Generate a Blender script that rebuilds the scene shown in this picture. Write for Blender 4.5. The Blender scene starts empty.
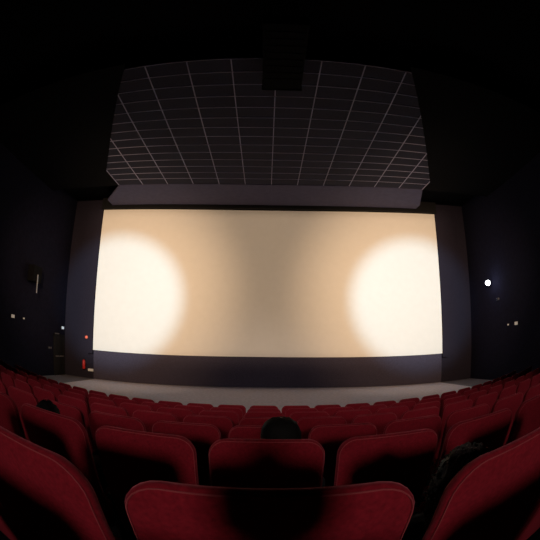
import bpy, bmesh, math, random
from mathutils import Vector, Matrix, noise
random.seed(7)
sc = bpy.context.scene
C = sc.collection

# ---------------------------------------------------------------- camera, world, lights, exposure
CAMZ = 2.143
cam = bpy.data.cameras.new('camera')
camo = bpy.data.objects.new('camera', cam); C.objects.link(camo); sc.camera = camo
yaw, pitch, roll = 0.0112, 0.1917, 0.0099
cy, sy, cp, sp, cr, sr = (math.cos(yaw), math.sin(yaw), math.cos(pitch), math.sin(pitch), math.cos(roll), math.sin(roll))
fw = Vector((sy*cp, cy*cp, sp)); r0 = Vector((cy, -sy, 0)); u0 = r0.cross(fw)
rt = cr*r0 + sr*u0; up = -sr*r0 + cr*u0
M4 = Matrix((rt, up, -fw)).transposed().to_4x4(); M4.translation = (0, 0, CAMZ)
camo.matrix_world = M4
cam.type = 'PANO'; cam.sensor_fit = 'HORIZONTAL'; cam.sensor_width = 36; cam.clip_start = 0.02; cam.clip_end = 200
for tgt in (cam, getattr(cam, 'cycles', None)):          # a real fisheye: theta = .711 q - .179 q^3 + .185 q^4, q = r / 18 mm
    if tgt is None: continue
    try:
        tgt.panorama_type = 'FISHEYE_LENS_POLYNOMIAL'
        tgt.fisheye_fov = math.pi
        tgt.fisheye_polynomial_k0 = 0.0
        tgt.fisheye_polynomial_k1 = -0.711/18
        tgt.fisheye_polynomial_k2 = 0.0
        tgt.fisheye_polynomial_k3 = 0.1791/18**3
        tgt.fisheye_polynomial_k4 = -0.1846/18**4
    except Exception as e:
        print('camera prop', e)
w = bpy.data.worlds.new('dark'); sc.world = w; w.use_nodes = True
w.node_tree.nodes['Background'].inputs[0].default_value = (0.5, 0.5, 0.6, 1)
w.node_tree.nodes['Background'].inputs[1].default_value = 0.0
sc.view_settings.view_transform = 'Standard'; sc.view_settings.look = 'None'
sc.view_settings.gamma = 1; sc.view_settings.use_curve_mapping = False
sc.view_settings.exposure = 0.0
try:
    sc.cycles.use_denoising = True
    sc.cycles.max_bounces = 6; sc.cycles.diffuse_bounces = 4
except Exception: pass

def spot(name, loc, aim, power, half, blend, col, size):
    l = bpy.data.lights.new(name, 'SPOT'); l.energy = power; l.spot_size = 2*math.radians(half)
    l.spot_blend = blend; l.color = col; l.shadow_soft_size = size
    o = bpy.data.objects.new(name, l); C.objects.link(o); o.location = loc
    o.rotation_euler = (Vector(aim) - Vector(loc)).to_track_quat('-Z', 'Y').to_euler()
    return o
WARM = (1.0, 0.72, 0.48)
BROAD = (1.0, 0.66, 0.39); CORE = (0.47, 0.80, 1.0)
for sx, ax in ((-3.6, -7.62), (3.8, 7.75)):          # on each side a warm lamp and an added cool one imitating its overexposed core
    spot('screen_flood', (sx, 2.0, 6.7), (ax, 19.4, 4.8), 8000, 24, 1.0, BROAD, 0.12)
    spot('added_core_light', (sx, 2.0, 6.75), (ax, 19.4, 4.3), 8000, 12.6, 0.55, CORE, 0.12)
spot('projector_light', (0.0, -10.0, 5.3), (0.0, -9.0, 5.3), 12300, 32, 0.5, WARM, 0.02)
spot('rear_wash_light', (0.05, -8.3, 4.22), (0.0, 7.0, 1.05), 1000, 13.5, 1.0, (1.0, 0.84, 0.76), 0.4)
spot('rear_wash_light', (-7.0, -8.3, 6.0), (-2.2, 7.4, 1.2), 1500, 13, 1.0, (1.0, 0.84, 0.76), 0.4)  # this and the next: corner lamps added to brighten far and outer rows
spot('rear_wash_light', (7.2, -8.3, 6.0), (2.3, 7.4, 1.2), 1500, 13, 1.0, (1.0, 0.84, 0.76), 0.4)

# ---------------------------------------------------------------- materials
def mat(name, col, rough=0.8, noise_amt=0.0, scale=20, metal=0.0, emit=None, strength=0, sheen=0, bump=0, spec=0.3):
    m = bpy.data.materials.new(name); m.use_nodes = True
    nt = m.node_tree; b = nt.nodes['Principled BSDF']
    b.inputs['Base Color'].default_value = (*col, 1); b.inputs['Roughness'].default_value = rough
    b.inputs['Metallic'].default_value = metal
    b.inputs['Specular IOR Level'].default_value = spec
    if sheen:
        b.inputs['Sheen Weight'].default_value = sheen
        b.inputs['Sheen Roughness'].default_value = 0.45
        b.inputs['Sheen Tint'].default_value = (.75, .22, .28, 1)
    if noise_amt or bump:
        tc = nt.nodes.new('ShaderNodeTexCoord'); n = nt.nodes.new('ShaderNodeTexNoise')
        n.inputs['Scale'].default_value = scale; n.inputs['Detail'].default_value = 4
        nt.links.new(tc.outputs['Object'], n.inputs['Vector'])
        if noise_amt:
            r = nt.nodes.new('ShaderNodeValToRGB')
            r.color_ramp.elements[0].position = .3; r.color_ramp.elements[1].position = .7
            r.color_ramp.elements[0].color = (*[c*(1-noise_amt) for c in col], 1)
            r.color_ramp.elements[1].color = (*[min(1, c*(1+noise_amt)) for c in col], 1)
            nt.links.new(n.outputs['Fac'], r.inputs['Fac']); nt.links.new(r.outputs['Color'], b.inputs['Base Color'])
        if bump:
            bp = nt.nodes.new('ShaderNodeBump'); bp.inputs['Strength'].default_value = bump; bp.inputs['Distance'].default_value = .004
            nt.links.new(n.outputs['Fac'], bp.inputs['Height']); nt.links.new(bp.outputs['Normal'], b.inputs['Normal'])
    if emit:
        b.inputs['Emission Color'].default_value = (*emit, 1); b.inputs['Emission Strength'].default_value = strength
    return m
MT = dict(
    velour=mat('red_velour', (0.22, 0.010, 0.020), 0.9, .22, 90, sheen=.5, bump=.25, spec=.1),
    piping=mat('red_piping', (0.32, 0.05, 0.06), 0.7, spec=.3),  # lighter red carries the screen light caught along the seat edges
    shell=mat('black_plastic', (0.012, 0.011, 0.013), 0.55, .2, 30),
    steel=mat('dark_steel', (0.04, 0.04, 0.045), 0.4, metal=.7),
    carpet=mat('dark_carpet', (0.035, 0.03, 0.033), 0.95, .3, 60, bump=.3),
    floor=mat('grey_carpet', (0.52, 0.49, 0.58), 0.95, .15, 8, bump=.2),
    floor_dark=mat('darker_carpet', (0.14, 0.135, 0.17), 0.95, .15, 8, bump=.2),  # same carpet in a darker tone, outside the paler panel
    wallm=mat('dark_wall_fabric', (0.010, 0.010, 0.021), 0.95, .2, 6, bump=.3, spec=.04),
    frontm=mat('black_masking', (0.022, 0.019, 0.030), 0.95, .35, 40, bump=.3, spec=.04),
    glare_cloth=mat('masking_with_glare', (0.062, 0.054, 0.080), 0.95, .35, 40, bump=.3, spec=.04),  # masking fabric lightened to carry lens glare in its colour
    mask=mat('black_velvet', (0.006, 0.006, 0.007), 0.95, .2, 30),
    screen=mat('screen_cloth', (0.82, 0.80, 0.76), 0.85, .015, 3, spec=.1),
    slab=mat('black_concrete', (0.004, 0.004, 0.005), 0.95, .2, 3, spec=.05),
    tile=mat('dark_ceiling_tile', (0.020, 0.020, 0.042), 0.9, .15, 14, bump=.2),
    bar=mat('grid_bar_paint', (0.40, 0.385, 0.56), 0.6),
    soffit=mat('soffit_plaster', (0.085, 0.08, 0.145), 0.9, .1, 5),
    duct=mat('black_duct', (0.006, 0.006, 0.007), 0.9, .2, 10, spec=.05),
    door=mat('black_door', (0.010, 0.010, 0.012), 0.6, .2, 10),
    trim=mat('grey_metal', (0.30, 0.29, 0.30), 0.35, metal=.6),
    red=mat('red_enamel', (0.55, 0.03, 0.03), 0.4),
    white=mat('white_plastic', (0.75, 0.74, 0.72), 0.5),
    lampglow=mat('lamp_lens', (1, 1, 1), 0.4, emit=(0.95, 0.97, 1.0), strength=9.0),
    signglow=mat('lit_sign', (.6, .65, .7), 0.5, emit=(0.70, 0.80, 0.95), strength=.42),
    sconce=mat('dim_diffuser', (.6, .55, .5), 0.5, emit=(1.0, .85, .7), strength=.12),
    redglow=mat('red_indicator', (.7, .1, .06), 0.4, emit=(1.0, .25, .15), strength=.35),
    skin=mat('skin', (0.42, 0.23, 0.17), 0.6, .06, 40),
    cloth=mat('dark_cloth', (0.022, 0.022, 0.028), 0.9, .2, 120, bump=.3),
    denim=mat('dark_denim', (0.02, 0.025, 0.05), 0.9, .2, 120, bump=.3),
    hair=mat('dark_hair', (0.006, 0.005, 0.005), 0.75, .4, 150, bump=.5, spec=.15),
    curls=mat('lightened_dark_hair', (0.035, 0.027, 0.026), 0.6, .4, 150, bump=.5, spec=.4),  # dark hair, lightened for the light its edge catches
    eyes=mat('eye_white', (0.7, 0.68, 0.66), 0.2),
)

# ---------------------------------------------------------------- helpers
def bx(bm, lo, hi, bevel=0.0):
    vs = [bm.verts.new((x, y, z)) for x in (lo[0], hi[0]) for y in (lo[1], hi[1]) for z in (lo[2], hi[2])]
    fs = [bm.faces.new([vs[i] for i in q]) for q in ((0,1,3,2),(4,6,7,5),(0,4,5,1),(2,3,7,6),(0,2,6,4),(1,5,7,3))]
    if bevel:
        es = list({e for f in fs for e in f.edges})
        bmesh.ops.bevel(bm, geom=es, offset=bevel, segments=2, affect='EDGES', profile=.6)
def tube(bm, pts, r, n=8, cap=True):
    rings = []
    pts = [Vector(p) for p in pts]
    rr = r if isinstance(r, (list, tuple)) else [r]*len(pts)
    for i, p in enumerate(pts):
        d = (pts[min(i+1, len(pts)-1)] - pts[max(i-1, 0)]).normalized()
        a = d.orthogonal().normalized() if i == 0 else (a - d*a.dot(d)).normalized()
        b = d.cross(a)
        rings.append([bm.verts.new(p + rr[i]*(math.cos(t)*a + math.sin(t)*b)) for t in [2*math.pi*k/n for k in range(n)]])
    for q, s in zip(rings, rings[1:]):
        for k in range(n): bm.faces.new((q[k], q[(k+1) % n], s[(k+1) % n], s[k]))
    if cap:
        bm.faces.new(rings[0][::-1]); bm.faces.new(rings[-1])
def obj(name, bm, m, parent=None, smooth=False):
    bmesh.ops.recalc_face_normals(bm, faces=bm.faces)
    me = bpy.data.meshes.new(name); bm.to_mesh(me); bm.free()
    me.materials.append(m)
    if smooth:
        for p in me.polygons: p.use_smooth = True
    o = bpy.data.objects.new(name, me); C.objects.link(o)
    if parent: o.parent = parent
    return o
def box(name, lo, hi, m, parent=None, bevel=0.0):
    bm = bmesh.new(); bx(bm, lo, hi, bevel); return obj(name, bm, m, parent)
def tag(o, label=None, cat=None, group=None, kind=None):
    for k, v in (('label', label), ('category', cat), ('group', group), ('kind', kind)):
        if v: o[k] = v
    return o
def empty(name, loc, rz=0, rot=None):
    o = bpy.data.objects.new(name, None); C.objects.link(o); o.location = loc
    o.rotation_euler = rot or (0, 0, rz); o.empty_display_size = .1
    return o
def copy_tree(o, parent=None):
    c = o.copy(); C.objects.link(c)
    if parent: c.parent = parent
    for ch in [x for x in o.children]: copy_tree(ch, c)
    return c

# ---------------------------------------------------------------- the setting
XL, XR, YF, YB, HC = -10.9, 11.3, 19.4, -9.0, 7.62
GC = 7.18 + CAMZ        # underside of the tiled ceiling
HC = GC + .5
tag(box('floor', (XL-.2, YB-.2, -.2), (XR+.2, YF+.4, 0), MT['floor_dark']), kind='structure')
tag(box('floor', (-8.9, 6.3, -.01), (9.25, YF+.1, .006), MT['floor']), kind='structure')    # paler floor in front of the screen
tag(box('wall_left', (XL-.2, YB-.2, 0), (XL, YF+.4, HC), MT['wallm']), kind='structure')
tag(box('wall_right', (XR, YB-.2, 0), (XR+.2, YF+.4, HC), MT['wallm']), kind='structure')
# back wall with the projection port, one metre in front of the projector lamp
wb = bmesh.new(); pw0, pw1, pz0, pz1 = -.328, .341, 5.3-.137, 5.3+.134
for lo, hi in (((XL, 0), (XR, pz0)), ((XL, pz1), (XR, HC)), ((XL, pz0), (pw0, pz1)), ((pw1, pz0), (XR, pz1))):
    bx(wb, (lo[0], YB-.03, lo[1]), (hi[0], YB, hi[1]))
tag(obj('wall_back', wb, MT['wallm']), kind='structure')
tag(box('wall_front', (XL, YF+.12, 0), (XR, YF+.4, HC), MT['frontm']), kind='structure')
ceil = tag(box('ceiling', (XL-.2, YB-.2, HC), (XR+.2, YF+.4, HC+.2), MT['slab']), kind='structure')

# suspended tiled field: bars 1.2 m apart along the hall, 0.6 m apart across it
GX0, GY0 = -4.592, 9.80
NI0, NI1 = -2, 10
NJ0, NJ1 = -3, 11
bw = .014
YG0, YG1 = GY0+.6*NJ0, GY0+.6*NJ1
def fan(y, side):                       # tiled field cut to a fan between splayed black plates added to darken its sides
    return max(-4.3 - (y-8.6)*.4375, GX0+1.2*NI0) if side < 0 else min(4.25 + (y-8.6)*.46, GX0+1.2*NI1)
def fan_y(x):
    return 8.6 + ((-4.3-x)/.4375 if x < 0 else (x-4.25)/.46)
for i in range(NI0, NI1+1):
    x = GX0 + 1.2*i
    y0 = max(YG0, min(fan_y(x)-.25, YG1-1.2))
    box('grid_bar', (x-bw, y0, GC-.006), (x+bw, YG1, GC+.05), MT['bar'], ceil)
for j in range(NJ0, NJ1):
    y = GY0 + .6*j
    box('cross_bar', (fan(y, -1)-.2, y-bw*.55, GC-.001), (fan(y, 1)+.2, y+bw*.55, GC+.04), MT['bar'], ceil)
bm = bmesh.new(); bx(bm, (.018, .015, 0), (1.182, .585, .02))
tile0 = None
for i in range(NI0, NI1):
    for j in range(NJ0, NJ1):
        x, y = GX0+1.2*i, GY0+.6*j
        if x+1.2 < fan(y+.6, -1)-.02 or x > fan(y+.6, 1)+.02: continue
        if tile0 is None:
            t = tile0 = obj('ceiling_tile', bm, MT['tile'], ceil)
        else:
            t = tile0.copy(); C.objects.link(t)
        t.location = (x, y, GC + .010 + random.uniform(-.002, .002))
def plate(name, poly, z0, z1, m, parent=None):
    bm = bmesh.new()
    a = [bm.verts.new((x, y, z0)) for x, y in poly]; b = [bm.verts.new((x, y, z1)) for x, y in poly]
    n = len(poly)
    for k in range(n): bm.faces.new((a[k], a[(k+1) % n], b[(k+1) % n], b[k]))
    bm.faces.new(a[::-1]); bm.faces.new(b)
    return obj(name, bm, m, parent)
plate('soffit_panel', [(GX0+1.2*NI0-.02, YG1+.02), (GX0+1.2*NI1+.02, YG1+.02), (8.1, YF-.9), (8.1, YF-.35), (-8.35, YF-.35), (-8.35, YF-1.1)], GC-.004, GC+.06, MT['soffit'], ceil)
yl = fan_y(GX0+1.2*NI0); yr = fan_y(GX0+1.2*NI1)
tag(plate('added_plate_1', [(XL+.01, YG0-.3), (fan(YG0-.3, -1), YG0-.3), (GX0+1.2*NI0-.02, yl), (GX0+1.2*NI0-.02, YG1), (XL+.01, YG1)], GC-.02, GC+.3, MT['slab']), kind='structure')  # black plates put in for the dark fall-off at the ceiling's sides
tag(plate('added_plate_2', [(XR-.01, YG0-.3), (fan(YG0-.3, 1), YG0-.3), (GX0+1.2*NI1+.02, yr), (GX0+1.2*NI1+.02, YG1), (XR-.01, YG1)], GC-.02, GC+.3, MT['slab']), kind='structure')
# black duct panel hanging under the tiles on the hall's middle line
dct = tag(empty('ceiling_duct', (.38, 7.7, GC-.36)), 'black rectangular duct box hanging under the middle of the tiled ceiling', 'duct')
box('duct_body', (-.53, -1.5, 0), (.53, 1.25, .35), MT['duct'], dct, .01)
box('duct_flange', (-.55, 1.25, -.01), (.55, 1.29, .355), MT['duct'], dct)
bm = bmesh.new()
for k in range(8): bx(bm, (-.46, -1.2+.28*k, -.012), (.46, -1.06+.28*k, 0))
obj('duct_grille', bm, MT['duct'], dct)

# ---------------------------------------------------------------- the screen
SXL, SXR, SZB, SZT = -8.98, 9.32, CAMZ-.595, CAMZ+7.03
scr = tag(empty('cinema_screen', (.17, YF, SZB)), 'wide pale cinema screen with two bright spots of light on it', 'screen')
def pbox(name, lo, hi, m, parent, bevel=0.0):      # world coordinates into a child of an unrotated Empty
    L = parent.location
    return box(name, [a-b for a, b in zip(lo, L)], [a-b for a, b in zip(hi, L)], m, parent, bevel)
bm = bmesh.new()
NX = 40
def sag(x):   # the lower hem and top edge of the cloth bow a little
    t = (x-.17)/9.15
    return -.055*(1-t*t)
cols = []
for k in range(NX+1):
    x = SXL + (SXR-SXL)*k/NX
    cols.append([bm.verts.new((x-.17, yy, z-SZB)) for yy, z in ((-.02, SZB+sag(x)), (-.02, SZT+sag(x)*.6), (.02, SZT+sag(x)*.6), (.02, SZB+sag(x)))])
for a, b in zip(cols, cols[1:]):
    for k in range(4): bm.faces.new((a[k], a[(k+1) % 4], b[(k+1) % 4], b[k]))
bm.faces.new(cols[0]); bm.faces.new(cols[-1])
obj('screen_cloth', bm, MT['screen'], scr)
pbox('top_masking', (SXL-.05, YF-.25, SZT+.0), (SXR+.05, YF+.10, HC-.02), MT['mask'], scr)
pbox('side_masking', (SXL-.30, YF-.05, SZB-.2), (SXL-.02, YF+.10, SZT), MT['frontm'], scr)
pbox('side_masking', (SXR+.02, YF-.05, SZB-.2), (SXR+.30, YF+.10, SZT), MT['frontm'], scr)
pbox('bottom_masking', (SXL+.02, YF+.03, .02), (SXR-.02, YF+.115, SZB+.02), MT['glare_cloth'], scr)

# ---------------------------------------------------------------- terraces and seats
ROWY = [-.45, .565, 1.6385, 2.683, 3.769, 4.75, 5.72, 6.70]
ROWZ = [-.085, -.223, -.400, -.557, -.701, -.815, -.929, -1.043]
ROWC = [.20, .20, .10, .09, .11, .105, .104, .103]
OFF = [.0, .0115, .0125, .005, .008, .0, -.003, -.006]
SH = 1.10
XLIM = [1.0, 1.6, 2.6, 4.2, 5.9, 7.0, 7.4, 7.4]
FL = [z + CAMZ - SH for z in ROWZ]
def curve_y(k, x):
    c = ROWC[k]; xm = 7.6
    if abs(x) <= xm: return ROWY[k] + c*x*x/2
    return ROWY[k] + c*xm*xm/2 + c*xm*(abs(x)-xm)
def smoothc(k, x, back):
    return curve_y(k, x) - back
xs = [XL + (XR-XL)*t/60 for t in range(61)]
SC = [.10, .10, .10, .10, .105, .105, .104, .103]
for k in range(7):                      # row 7 stands on the flat floor
    def yb(kk, x):
        c = SC[kk]; a = min(abs(x), 7.6)
        return ROWY[kk] - .07 + c*a*a/2 + c*7.6*(abs(x)-a)
    bm = bmesh.new(); prev = None
    for x in xs:
        y0 = YB if k == 0 else yb(k, x)
        y1 = yb(k+1, x)
        q = [bm.verts.new(p) for p in ((x, y0, .0), (x, y1, .0), (x, y1, FL[k]), (x, y0, FL[k]))]
        if prev:
            for a in range(4): bm.faces.new((prev[a], prev[(a+1) % 4], q[(a+1) % 4], q[a]))
        else: bm.faces.new(q)
        prev = q
    bm.faces.new(prev[::-1])
    tag(obj('floor_terrace', bm, MT['carpet']), kind='structure')

def rrect(w, h, r, rb, n=6):            # rounded outline, centred in x, from z=0 to h
    pts = []
    for cx, cz, a0, rad in ((w/2-rb, rb, -90, rb), (w/2-r, h-r, 0, r), (-w/2+r, h-r, 90, r), (-w/2+rb, rb, 180, rb)):
        for k in range(n+1):
            a = math.radians(a0 + 90*k/n); pts.append((cx+rad*math.cos(a), cz+rad*math.sin(a)))
    return pts
BW, BH, BT = .502, .76, .085
LEAN = math.radians(11)
def backrest_pts(inset, t):
    out = []
    for x, z in rrect(BW-2*inset, BH-2*inset, max(.078-inset, .02), max(.05-inset, .015)):
        z += inset
        z += .010*(1-(2*x/BW)**2)*(z/BH)
        x *= .955 + .045*(z/BH)
        y = t
        zz = z - BH
        out.append((x, y*math.cos(LEAN) - zz*math.sin(LEAN)*1.0, SH + zz*math.cos(LEAN) - y*math.sin(LEAN)*(-1)*0.35 - .010))
    return out
def make_backrest():
    bm = bmesh.new(); rings = []
    prof = ((.11, -.005), (.045, -.003), (.012, 0), (.004, .004), (0, .012), (0, .024), (.006, .036), (.03, .055), (.08, .075), (.14, .085))
    for ins, t in prof: rings.append([bm.verts.new(p) for p in backrest_pts(ins, t)])
    n = len(rings[0])
    for a, b in zip(rings, rings[1:]):
        for k in range(n): bm.faces.new((a[k], a[(k+1) % n], b[(k+1) % n], b[k]))
    bm.faces.new(rings[0][::-1]); bm.faces.new(rings[-1])
    return bm
def pillow(bm, w, d, h, zc, y0):        # seat cushion block with soft edges
    rings = []
    for ins, z in ((.06, 0), (.01, .012), (0, .05), (0, .09), (.015, .12), (.07, .135)):
        rings.append([bm.verts.new((x, y0+ins+yy, zc+z*h/.135)) for x, yy in rrect(w-2*ins, d-2*ins, .07, .04)])
    n = len(rings[0])
    for a, b in zip(rings, rings[1:]):
        for k in range(n): bm.faces.new((a[k], a[(k+1) % n], b[(k+1) % n], b[k]))
    bm.faces.new(rings[0][::-1]); bm.faces.new(rings[-1])
def make_seat():
    root = empty('cinema_chair', (0, 0, 0))
    obj('backrest', make_backrest(), MT['velour'], root, True)
    bm = bmesh.new()
    tube(bm, backrest_pts(.007, -.001)[5:24], .0018, 6)
    obj('piping', bm, MT['piping'], root, True)
    bm = bmesh.new(); pillow(bm, .47, .46, .13, .36, .20)
    obj('seat_cushion', bm, MT['velour'], root, True)
    for s in (-1, 1):
        bm = bmesh.new(); bx(bm, (s*.272-.0235, .13, .60), (s*.272+.0235, .52, .64), .012)
        if s == 1: obj('armrest', bm, MT['shell'], root)
        else: bm.free()
    bm = bmesh.new(); bx(bm, (.272-.014, .16, .02), (.272+.014, .30, .605), .004); bx(bm, (.272-.02, .12, 0), (.272+.02, .46, .02))
    obj('leg', bm, MT['steel'], root)
    return root
proto = make_seat()
NTH = ['', 'first', 'second', 'third', 'fourth', 'fifth', 'sixth', 'seventh', 'eighth', 'ninth', 'tenth', 'eleventh', 'twelfth', 'thirteenth', 'fourteenth', 'fifteenth']
ROWNAME = ['row behind the camera', 'row nearest the camera', 'second row from the camera', 'third row from the camera', 'fourth row from the camera',
           'third row from the front', 'second row from the front', 'front row below the screen']
SPECIAL = {(1, 0): 'large red velour cinema seat in the middle right in front of the camera',
           (2, 0): 'red velour cinema seat behind the dark-haired head, middle of the second row',
           (1, 1): 'large red cinema seat hiding the curly-haired head, right of the nearest middle seat',
           (2, -2): 'red cinema seat in the second row with a dark head leaning over its corner'}
used = False
SEATS = {}
for k in range(8):
    # equal arc length steps along the row's curve
    for sgn in (1, -1):
        i = 0 if sgn == 1 else -1
        while True:
            s = OFF[k] + (.57 if k < 2 else .555)*i
            x = 0.0; st = .01 if s > 0 else -.01; acc = 0.0
            while acc < abs(s):
                acc += abs(st)*math.hypot(1, ROWC[k]*x); x += st
            x -= (acc-abs(s))*(1 if s > 0 else -1)
            if abs(x) > XLIM[k]: break
            o = proto if not used else copy_tree(proto)
            used = True
            o.location = (x, curve_y(k, x), FL[k]); o.rotation_euler = (0, 0, math.atan(ROWC[k]*x))
            if (k, i) in SPECIAL: lab = SPECIAL[(k, i)]
            elif i == 0: lab = f'red velour cinema seat at the middle of the {ROWNAME[k]}'
            else: lab = f'red cinema seat in the {ROWNAME[k]}, {NTH[abs(i)]} {"right" if i > 0 else "left"} of its middle seat'
            tag(o, lab, 'chair', f'red cinema seats in the {ROWNAME[k]}')
            SEATS[(k, i)] = o
            i += sgn

# ---------------------------------------------------------------- people
def capsule(bm, p, q, ra, rb, n=12):
    p, q = Vector(p), Vector(q)
    d = (q-p); L = d.length
    if L < 1e-6: return
    d.normalize()
    pts, rr = [], []
    for a in (-80, -50, -20, 0): pts.append(p + d*ra*math.sin(math.radians(a))); rr.append(ra*math.cos(math.radians(a)))
    for a in (0, 20, 50, 80): pts.append(q + d*rb*math.sin(math.radians(a))); rr.append(rb*math.cos(math.radians(a)))
    if (pts[4]-pts[3]).dot(d) <= 0: pts.pop(3); rr.pop(3)
    tube(bm, pts, rr, n)
def blob(bm, c, s, f=None, seg=28):
    ret = bmesh.ops.create_uvsphere(bm, u_segments=seg, v_segments=seg//2+4, radius=1)
    for v in ret['verts']:
        co = v.co.copy()
        if f: co = f(co)
        v.co = Vector((co.x*s[0], co.y*s[1], co.z*s[2])) + Vector(c)
def head_shape(v):
    x, y, z = v
    if z < 0:                                    # jaw narrows towards the chin, back of skull tucks in to the neck
        x *= 1 - .32*(-z)**1.3
        if y < 0: y *= 1 - .35*(-z)
        else: y *= 1 - .10*(-z)
    if y > .5 and abs(x) < .55:
        for ex in (-.36, .36):                   # eye sockets
            y -= .10*math.exp(-((x-ex)**2/.03 + (z-.02)**2/.02))
        y += .22*math.exp(-(x*x/.012 + (z+.22)**2/.03))      # nose
        y += .05*math.exp(-(x*x/.06 + (z+.55)**2/.008))      # lips
        y += .04*math.exp(-(x*x/.06 + (z+.86)**2/.02))       # chin
        y += .03*math.exp(-(x*x/.3 + (z-.18)**2/.01))        # brow
    return Vector((x, y, z))
def person(loc, rz, ht, hy, dx, label, hair_kind, cloth, legs, head_turn=0.0):
    """A seated figure; ht is the height of the crown over the row's floor."""
    root = empty('person', loc, rz); tag(root, label, 'person', None)
    hc = Vector((dx, hy, ht-.118))
    nb = Vector((dx*.9, hy-.005, ht-.275))
    dz = max(nb.z-.53, .2)
    py = nb.y + math.sqrt(max(.50**2-dz*dz, .004))
    pel = Vector((dx*.35, py, .53)); mid = pel.lerp(nb, .5); chest = pel.lerp(nb, .80)
    bm = bmesh.new()
    for s in (-1, 1):
        capsule(bm, pel+Vector((s*.075, 0, 0)), mid+Vector((s*.055, 0, .0)), .098, .090)
        capsule(bm, mid+Vector((s*.055, 0, .0)), chest+Vector((s*.075, 0, 0)), .090, .098)
        sh = nb + Vector((s*.175, .0, -.075))
        capsule(bm, chest+Vector((s*.07, 0, 0)), sh, .085, .058)
        capsule(bm, nb+Vector((s*.02, 0, -.01)), sh, .052, .055)
        kn = Vector((pel.x+s*.13, min(py+.40, .93), 0)); kn.z = min(.53+math.sqrt(max(.42**2-(kn.y-py)**2, 0))*.35, .62)
        an = Vector((kn.x+s*.01, kn.y-.06, .09))
        capsule(bm, pel+Vector((s*.085, 0, .0)), kn, .088, .058)
        capsule(bm, kn, kn.lerp(an, .35), .058, .056); capsule(bm, kn.lerp(an, .35), an, .056, .038)
        capsule(bm, an+Vector((0, -.03, -.045)), an+Vector((s*.015, .13, -.055)), .042, .032)
        el = sh + Vector((s*.035, .13, -.24))
        wr = Vector((kn.x-s*.08, min(py+.17, kn.y-.12), .0)); wr.z = .53+.105+.02
        d = wr-el
        if d.length > .27: wr = el + d.normalized()*.27
        capsule(bm, sh, el, .052, .040); capsule(bm, el, wr, .040, .026)
        hd = Vector((-s*.15, .95, -.28)).normalized(); side = Vector((1, 0, 0)); side = (side-hd*side.dot(hd)).normalized()
        for q in (-1.5, -.5, .5, 1.5): capsule(bm, wr, wr+hd*.085+side*q*.019, .017, .0135, 8)
        for q, ln in zip((-1.5, -.5, .5, 1.5), (.058, .072, .078, .068) if s > 0 else (.068, .078, .072, .058)):
            a = wr+hd*.085+side*q*.021; b = a+hd*ln*.5+Vector((0, 0, -.004)); c_ = b+(hd+Vector((0, 0, -.5))).normalized()*ln*.5
            capsule(bm, a, b, .0092, .0085, 8); capsule(bm, b, c_, .0085, .007, 8)
        ta = wr+hd*.025-side*s*.024; tb = ta+(hd-side*s*.75).normalized()*.038
        capsule(bm, ta, tb, .014, .011, 8); capsule(bm, tb, tb+(hd-side*s*.15).normalized()*.028, .011, .008, 8)
    capsule(bm, nb+Vector((0, 0, -.04)), hc+Vector((0, -.02, -.05)), .058, .054)
    blob(bm, hc, (.076, .098, .118), head_shape)
    for s in (-1, 1): blob(bm, hc+Vector((s*.079, -.008, -.012)), (.011, .019, .032), None, 12)
    me = bpy.data.meshes.new('body_raw'); bm.to_mesh(me); bm.free()
    tmp = bpy.data.objects.new('body_raw', me); C.objects.link(tmp)
    md = tmp.modifiers.new('r', 'REMESH'); md.mode = 'VOXEL'; md.voxel_size = .0075
    ms = tmp.modifiers.new('s', 'SMOOTH'); ms.iterations = 2; ms.factor = .5
    dg = bpy.context.evaluated_depsgraph_get()
    fin = bpy.data.meshes.new_from_object(tmp.evaluated_get(dg)); fin.name = 'body'
    bpy.data.objects.remove(tmp); bpy.data.meshes.remove(me)
    for m in (MT['skin'], cloth, legs): fin.materials.append(m)
    for p in fin.polygons:
        p.use_smooth = True; c = p.center
        hp = wr + hd*.085
        hand = c.z > hp.z-.075 and min((c-q).length for q in (hp, Vector((2*pel.x-hp.x, hp.y, hp.z)))) < .115 and c.y > wr.y-.035
        p.material_index = 0 if (c.z > nb.z+.055 or hand) else (2 if (c.z < .60 and c.y > py-.12) else 1)
    body = bpy.data.objects.new('body', fin); C.objects.link(body); body.parent = root
    for s in (-1, 1):
        bm = bmesh.new(); blob(bm, hc+Vector((s*.028, .079, .002)), (.0115, .0115, .010), None, 12); obj('eye', bm, MT['eyes'], root, True)
    # hair: a shaped cap over the skull
    bm = bmesh.new()
    rnd = random.Random(hash(hair_kind) % 100 if False else len(hair_kind))
    if hair_kind == 'short':
        def f(v):
            v = head_shape(v / (abs(v.x)**2.7+abs(v.y)**2.7+abs(v.z)**2.7)**(1/2.7)); n = noise.noise(v*6)*.05 + noise.noise(v*16)*.03
            k = 1.03 + n
            if v.y > .45 and v.z < .55: k = .74          # off the face
            if v.z < -.35 and v.y > -.9: k = min(k, .90) if v.z < -.5 else k
            return v*k
        blob(bm, hc+Vector((0, -.006, .002)), (.094, .104, .112), f, 40)
    else:
        def f(v):
            v = head_shape(v); n = abs(noise.noise(v*4))*.16 + noise.noise(v*11)*.09
            k = 1.10 + n
            if v.y > .5 and v.z < .5: k = .84
            if v.z < 0 and v.y < .4: v = Vector((v.x*(1+.25*-v.z), v.y*(1+.18*-v.z), v.z*1.7))
            return v*k
        blob(bm, hc+Vector((0, -.008, .0)), (.082, .10, .116), f, 56)
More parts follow.
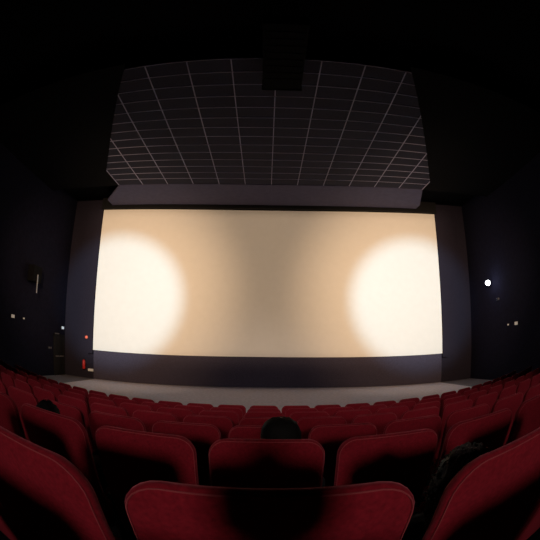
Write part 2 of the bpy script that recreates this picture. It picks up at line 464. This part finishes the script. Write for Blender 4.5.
        for q in range(260 if hair_kind == 'curly' else 60):          # loose curls
            a, e = rnd.uniform(0, 6.28), rnd.uniform(-.6, 1.4)
            d = Vector((math.cos(a)*math.cos(e), math.sin(a)*math.cos(e), math.sin(e)))
            if d.y > .5 and d.z < .6: continue
            p = hc + Vector((d.x*.092, d.y*.108-.008, d.z*.126))
            t1 = d.cross(Vector((rnd.uniform(-1, 1), rnd.uniform(-1, 1), .3))).normalized(); rad = rnd.uniform(.007, .013)
            tube(bm, [p + t1*rad*math.cos(t)+d*(rad*math.sin(t)+.002*t) for t in (0, .9, 1.8, 2.7, 3.6, 4.5)], .0016, 4)
    obj('hair', bm, MT['curls' if hair_kind == 'curly' else 'hair'], root, True)
    return root
def seat_frame(k, i): s = SEATS[(k, i)]; return s.location.copy(), s.rotation_euler.z
l, rz = seat_frame(2, 0)
person(l, rz, 1.150, .25, .068, 'person with short dark hair seated in the middle of the second row', 'short', MT['cloth'], MT['denim'])
l, rz = seat_frame(1, 1)
person(l, rz, 1.035, .25, -.045, 'person with dark curly hair slouched low behind the large seat on the right', 'curly', MT['cloth'], MT['denim'])
l, rz = seat_frame(2, -2)
person(l, rz, 1.085, .27, -.20, 'person with dark hair leaning sideways in the second row on the left', 'wavy', MT['cloth'], MT['denim'])
l, rz = seat_frame(0, 0)
person(l, rz, 1.255, .19, .02, 'person in dark clothes sitting upright behind the camera', 'short', MT['cloth'], MT['denim'])

# ---------------------------------------------------------------- things on the walls
ROTL = math.radians(-90); ROTR = math.radians(90)    # local +y points out of the wall after turning
Z = CAMZ
# exit door at the far left corner
d1 = tag(empty('door_1', (XL, 18.78, 0), ROTL), kind='structure')
box('door_leaf', (-.52, .0, .02), (.0-.01, .05, 2.12), MT['door'], d1, .004)
box('door_leaf', (.01, .0, .02), (.52, .05, 2.12), MT['door'], d1, .004)
for lo, hi in (((-.60, 0, 0), (-.53, .07, 2.20)), ((.53, 0, 0), (.60, .07, 2.20)), ((-.60, 0, 2.13), (.60, .07, 2.20))): box('door_frame', lo, hi, MT['door'], d1)
box('push_bar', (-.46, .06, 1.0), (-.06, .11, 1.06), MT['trim'], d1, .008)
box('push_bar', (.06, .06, 1.0), (.46, .11, 1.06), MT['trim'], d1, .008)
def wall_thing(name, loc, rz, label, cat, group=None): return tag(empty(name, loc, rz), label, cat, group)
t = wall_thing('exit_sign', (XL, 19.17, Z+.36), ROTL, 'small lit bluish-white sign above the dark exit door', 'sign')
box('sign_housing', (-.16, 0, -.02), (.16, .05, .16), MT['shell'], t, .004); box('sign_face', (-.14, .05, .0), (.14, .058, .14), MT['signglow'], t)
t = wall_thing('sign_plate', (XL, 18.55, Z+.02), ROTL, 'dim pale strip plate over the top of the exit door', 'sign')
box('plate', (-.24, 0, 0), (.24, .03, .09), MT['trim'], t, .003); box('plate_rim', (-.26, 0, -.015), (.26, .015, .105), MT['shell'], t)
t = wall_thing('switch_panel', (XL, 17.75, Z-.76), ROTL, 'dim double switch plate on the left wall beside the exit door', 'switch')
box('switch_plate', (-.22, 0, 0), (.22, .02, .14), MT['shell'], t, .003)
for q in (-.1, .1): box('switch_button', (q-.05, .02, .03), (q+.05, .035, .11), MT['trim'], t, .004)
t = wall_thing('wall_speaker', (XL, 15.45, Z+1.95), ROTL, 'black box loudspeaker with a pale edge strip high on the left wall', 'speaker')
box('speaker_cabinet', (-.42, .08, .35), (.42, .45, 1.1), MT['duct'], t, .02)
box('speaker_grille', (-.38, .45, .39), (.38, .465, 1.06), MT['duct'], t)
box('wall_bracket', (-.1, 0, .5), (.1, .08, .8), MT['duct'], t)
box('hanging_strip', (-.02, .47, -.15), (.05, .50, .70), MT['trim'], t, .004)
def sconce(loc, rz, big, label, grp):
    t = wall_thing('wall_sconce', loc, rz, label, 'lamp', grp); s = 1.0 if big else .5
    box('sconce_box', (-.17*s, 0, -.02), (.17*s, .06, .16*s), MT['shell'], t, .004)
    box('sconce_diffuser', (-.14*s, .06, .0), (.14*s, .075, .14*s), MT['sconce'], t, .006)
sconce((XL, 13.9, Z+.48), ROTL, True, 'larger of two dim wall lamps on the left wall', 'dim wall lamps')
sconce((XL, 14.93, Z+.52), ROTL, False, 'smaller of two dim wall lamps on the left wall', 'dim wall lamps')
sconce((XR, 14.68, Z+.48), ROTR, True, 'larger of two dim wall lamps on the right wall', 'dim wall lamps')
sconce((XR, 15.44, Z+.52), ROTR, False, 'smaller of two dim wall lamps on the right wall', 'dim wall lamps')
# bright lamp on the right wall
t = wall_thing('wall_floodlight', (XR, 17.12, Z+2.80), ROTR, 'bright white round floodlight glowing on the dark right wall', 'lamp')
bm = bmesh.new(); tube(bm, [(0, 0, 0), (0, .12, 0)], .05, 12); obj('lamp_arm', bm, MT['steel'], t)
LD = Vector((-.83, .54, -.13)).normalized()
p0 = Vector((0, .2, 0))
bm = bmesh.new(); tube(bm, [p0-LD*.16, p0-LD*.12, p0, p0+LD*.06], [.08, .115, .13, .148], 20); obj('lamp_housing', bm, MT['shell'], t, False)
bm = bmesh.new(); tube(bm, [p0+LD*.061, p0+LD*.085, p0+LD*.10], [.135, .12, .07], 20); obj('lamp_lens', bm, MT['lampglow'], t, True)
pl = bpy.data.lights.new('floodlight_glow', 'POINT'); pl.energy = 22; pl.color = (.75, .82, 1.0); pl.shadow_soft_size = .12
plo = bpy.data.objects.new('floodlight_glow', pl); C.objects.link(plo); plo.location = (XR-.75, 16.6, Z+2.76)
t = wall_thing('cable_box', (XR, 16.47, Z+1.84), ROTR, 'small dim junction box on the right wall under the floodlight', 'box')
box('box_body', (-.13, 0, 0), (.13, .06, .10), MT['trim'], t, .006); box('box_lid', (-.12, .06, .01), (.12, .068, .09), MT['wallm'], t)
# front wall, left of the screen
FY = YF + .12
t = tag(empty('fire_extinguisher', (-9.55, FY-.12, Z-1.66)), 'red fire extinguisher on the dark front wall left of the screen', 'extinguisher')
bm = bmesh.new(); tube(bm, [(0, 0, 0), (0, 0, .03), (0, 0, .40), (0, 0, .47), (0, 0, .50)], [.07, .085, .085, .05, .03], 16); obj('cylinder', bm, MT['red'], t, True)
bm = bmesh.new(); bx(bm, (-.03, -.05, .50), (.03, .04, .53)); bx(bm, (-.015, -.10, .54), (.015, .04, .56)); obj('valve_handle', bm, MT['steel'], t)
bm = bmesh.new(); tube(bm, [(.03, 0, .52), (.11, -.02, .48), (.12, -.02, .3), (.10, -.02, .16)], .013, 8); obj('hose', bm, MT['shell'], t, True)
box('bracket', (-.05, .08, .2), (.05, .12, .3), MT['steel'], t)
t = tag(empty('alarm_button', (-9.44, FY, Z+.05)), 'small round red alarm light on the front wall beside the screen edge', 'alarm')
bm = bmesh.new(); tube(bm, [(0, 0, 0), (0, -.05, 0)], .10, 16); obj('alarm_base', bm, MT['shell'], t)
bm = bmesh.new(); tube(bm, [(0, -.05, 0), (0, -.09, 0), (0, -.11, 0)], [.085, .075, .03], 16); obj('alarm_lens', bm, MT['redglow'], t, True)
t = tag(empty('notice_sign', (-9.14, FY-.09, Z-1.75)), 'small white notice box low on the front wall near the extinguisher', 'sign')
box('notice_box', (-.16, -.02, 0), (.16, .08, .13), MT['white'], t, .008); box('notice_base', (-.18, -.01, -.02), (.18, .085, 0), MT['shell'], t)
t = tag(empty('wall_socket', (-8.43, FY-.02, Z-1.82)), 'tiny pale wall socket low under the left end of the screen', 'socket')
box('socket_plate', (-.06, -.02, 0), (.06, .0, .09), MT['trim'], t, .003); box('socket_insert', (-.035, -.026, .02), (.035, -.02, .07), MT['shell'], t)
